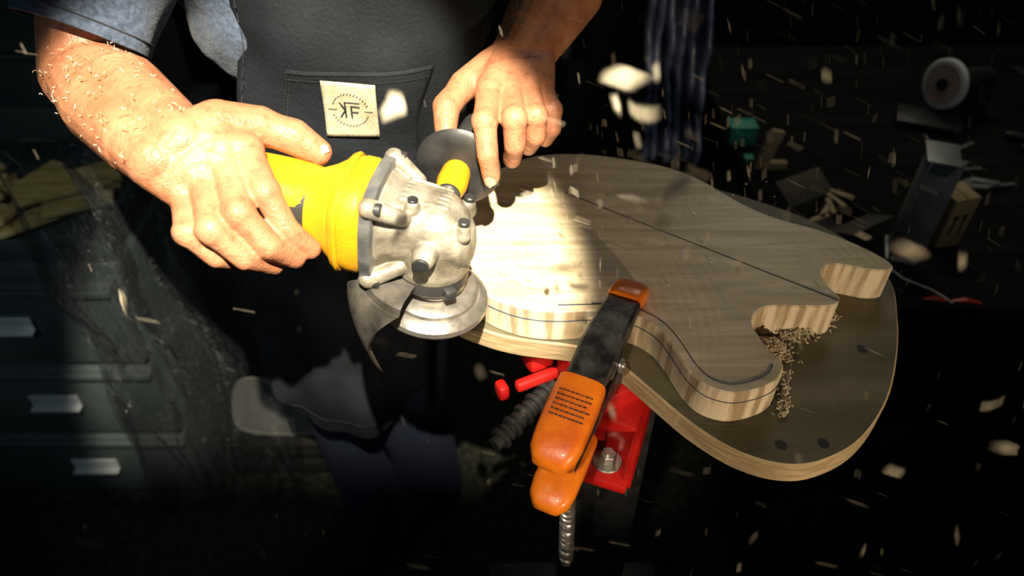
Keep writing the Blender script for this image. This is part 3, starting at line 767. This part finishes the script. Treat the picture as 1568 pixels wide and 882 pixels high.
g=G(); g.lathe(c+d*.013,d,[(.0,0),(.043,0),(.043,.0012),(.0,.0012)],48); g.make('abrasive_face',M['abras'],sd)
g=G(); g.lathe(c+d*.0142,d,[(.0,0),(.014,0),(.013,.003),(.0,.003)],24)
g.cyl(c-d*.12,c,.030,bev=.004); g.box(c-d*.07-V((0,0,.0445)),(.09,.06,.07),None,0,.005); g.box(c+d*.03+V((.0,-.02,-.070)),(.13,.08,.010),Matrix.Rotation(-.4,3,'Z'),0,.003)
g.make('sander_motor_and_base',M['black'],sd)
tl=root('alligator_test_leads'); g=G(); ox=-.03
P=catmull([(.60+ox,.99,Z0+.006),(.66+ox,.985,Z0+.015),(.69+ox,.965,Z0+.006),(.72+ox,.93,Z0+.012),(.745+ox,.905,Z0+.006)],8,False)
P=[V((p.x,p.y-.03,p.z)) for p in P]
g.tube(P,.0014,8); g.make('lead_wire',M['white'],tl)
g=G()
for a,b in (((.57,.962),(.615,.958)),((.74,.88),(.79,.875)),((.70,.885),(.735,.88))):
    g.tube([(a[0]+ox,a[1],Z0+.007),((a[0]+b[0])/2+ox,(a[1]+b[1])/2,Z0+.010),(b[0]+ox,b[1],Z0+.006)],[.002,.005,.003],10)
g.make('clip_boots',mat('red_boot',(.4,.03,.01),(.5,.05,.02),rough=.4),tl)
ht=root('bench_hand_tools'); g=G(); r3=random.Random(9)
for k in range(14):
    x,y,a=r3.uniform(1.12,1.7),r3.uniform(1.05,1.7),r3.uniform(0,3.1); dv=V((math.cos(a),math.sin(a),0)); p=V((x,y,Z0+.0098)); L=r3.uniform(.05,.09)
    g.cyl(p-dv*L,p,.003); g.lathe(p,dv,[(.004,0),(.009,.006),(.008,.03),(.0095,.06),(.005,.07)],16)
g.make('tool_set',M['black'],ht)
ms=root('metal_offcut_strips'); g=G()
for k in range(9):
    x,y=r3.uniform(.86,1.08),r3.uniform(1.12,1.36); g.box((x,y,Z0+.004+.004*(k%3)),(r3.uniform(.04,.10),r3.uniform(.006,.018),.004),Matrix.Rotation(r3.uniform(-.9,.9),3,'Z'),0,.0008)
g.make('strip_pieces',M['tin'],ms)
vs_=[];fs_=[];nu,nz=70,110
for j in range(nz+1):
    for i in range(nu+1):
        u=i/nu; v=j/nz; x=.255+.13*u+.012*math.sin(v*7); z=1.75-1.05*v; y=1.36+.018*math.sin(u*17+v*2)+.012*math.sin(u*37-v*6)+.03*noise.noise(V((u*4,v*14,1)))+.012*abs(noise.noise(V((u*9,v*30,3))))
        vs_.append((x,y,z))
for j in range(nz):
    for i in range(nu): a=j*(nu+1)+i; fs_.append((a,a+1,a+nu+2,a+nu+1))
tq=root('hanging_work_jacket'); o=obj('jacket_cloth',vs_,fs_,M['tarp'],tq); addmod(o,'SOLIDIFY',thickness=.004)
g=G(); g.tube([(.10,1.36,1.77),(.55,1.36,1.77)],.012,12); g.cyl((.10,1.36,0),(.10,1.36,1.8),.014)
g.make('coat_rail',M['black'],tq)

# ------------------------------------------------------------------ lights
def spot(name,loc,tgt,p,ang,blend,rad,col):
    l=bpy.data.lights.new(name,'SPOT'); l.energy=p; l.spot_size=math.radians(ang); l.spot_blend=blend; l.shadow_soft_size=rad; l.color=col
    o=bpy.data.objects.new(name,l); COL.objects.link(o); o.location=loc; o.rotation_euler=(V(tgt)-V(loc)).to_track_quat('-Z','Y').to_euler(); return o
LP=V((.10,-.30,2.45))
spot('work_lamp',LP,(-.235,.60,1.05),700,22.5,.26,.012,(1,.89,.68))
lh=root('added_lamp_housing'); g=G()  # added housing, out of view, made to carry the light flag
ld=(V((-.235,.60,1.05))-LP).normalized()
g.lathe(LP-ld*.10,ld,[(.03,-.02),(.045,0),(.06,.06),(.075,.13),(.073,.13),(.058,.06),(.04,.03),(.0,.03)],40)
g.cyl(LP-ld*.10,(.10,-.34,2.70),.010)
f0=LP+V((-.045,.146,-.262)); 
g.box(f0+V((0,-.09,-.001)),(.30,.18,.003)); g.cyl(f0+V((.10,-.10,0)),LP+V((.06,-.02,-.02)),.003); g.cyl(f0+V((-.10,-.10,0)),LP+V((-.06,-.02,-.02)),.003)  # added flag plate, keeps the spot's light off legs and boots
g.make('lamp_shell_and_light_flag',M['black'],lh)
spot('low_fill_spot',(.62,-.62,1.20),(.20,.52,.97),42,32,.6,.03,(1,.80,.55))  # added spot in place of low sun, grazes the body walls
spot('clamp_fill_spot',(-.30,-.55,2.3),(.065,.45,.95),75,9.5,.9,.03,(1,.88,.7))  # added narrow spot to brighten clamp and vise, no fixture
spot('bench_fill_spot',(1.2,.2,2.4),(.66,1.2,.75),10,34,.8,.05,(1,.92,.8))  # fill spot shaped to set how bright the bench reads, no fixture
spot('jacket_spot',(.9,.3,2.2),(.32,1.36,1.0),7,20,.8,.03,(.9,.95,1))  # spot aimed at the hanging jacket, no fixture modelled
spot('shelf_fill_spot',(-.75,-.4,1.9),(-.75,1.05,.55),20,38,.8,.03,(.82,.96,1))  # added weak spot for highlights on plastic sheet and cabinet
def area(name,loc,tgt,p,s,col):
    l=bpy.data.lights.new(name,'AREA'); l.energy=p; l.size=s; l.color=col
    o=bpy.data.objects.new(name,l); COL.objects.link(o); o.location=loc; o.rotation_euler=(V(tgt)-V(loc)).to_track_quat('-Z','Y').to_euler(); return o
area('back_fill',(.7,2.2,2.2),(.15,.65,1.0),6.5,.9,(1,.95,.78))  # added area fill for sheen on the guitar top, no window modelled
area('room_fill',(-1.2,-.8,2.3),(-.3,.9,.7),2.2,1.0,(.5,.85,1))
w=bpy.data.worlds.new('World'); S.world=w; w.use_nodes=True
w.node_tree.nodes['Background'].inputs[0].default_value=(.3,.6,.8,1); w.node_tree.nodes['Background'].inputs[1].default_value=.02

# ------------------------------------------------------------------ camera
cd=bpy.data.cameras.new('camera'); cam=bpy.data.objects.new('camera',cd); COL.objects.link(cam)
cam.location=(0,0,1.55); cam.rotation_euler=(math.radians(48),0,0); cd.sensor_width=36; cd.lens=26.0; cd.clip_start=.02
cd.dof.use_dof=True; cd.dof.focus_distance=.76; cd.dof.aperture_fstop=3.2
S.camera=cam
S.frame_set(1)
S.render.use_motion_blur=True; S.render.motion_blur_shutter=.5
for o in S.objects:
    if o.type=='MESH' and o not in movers:
        try: o.cycles.use_motion_blur=False
        except Exception: pass
S.view_settings.view_transform='Standard'; S.view_settings.look='None'
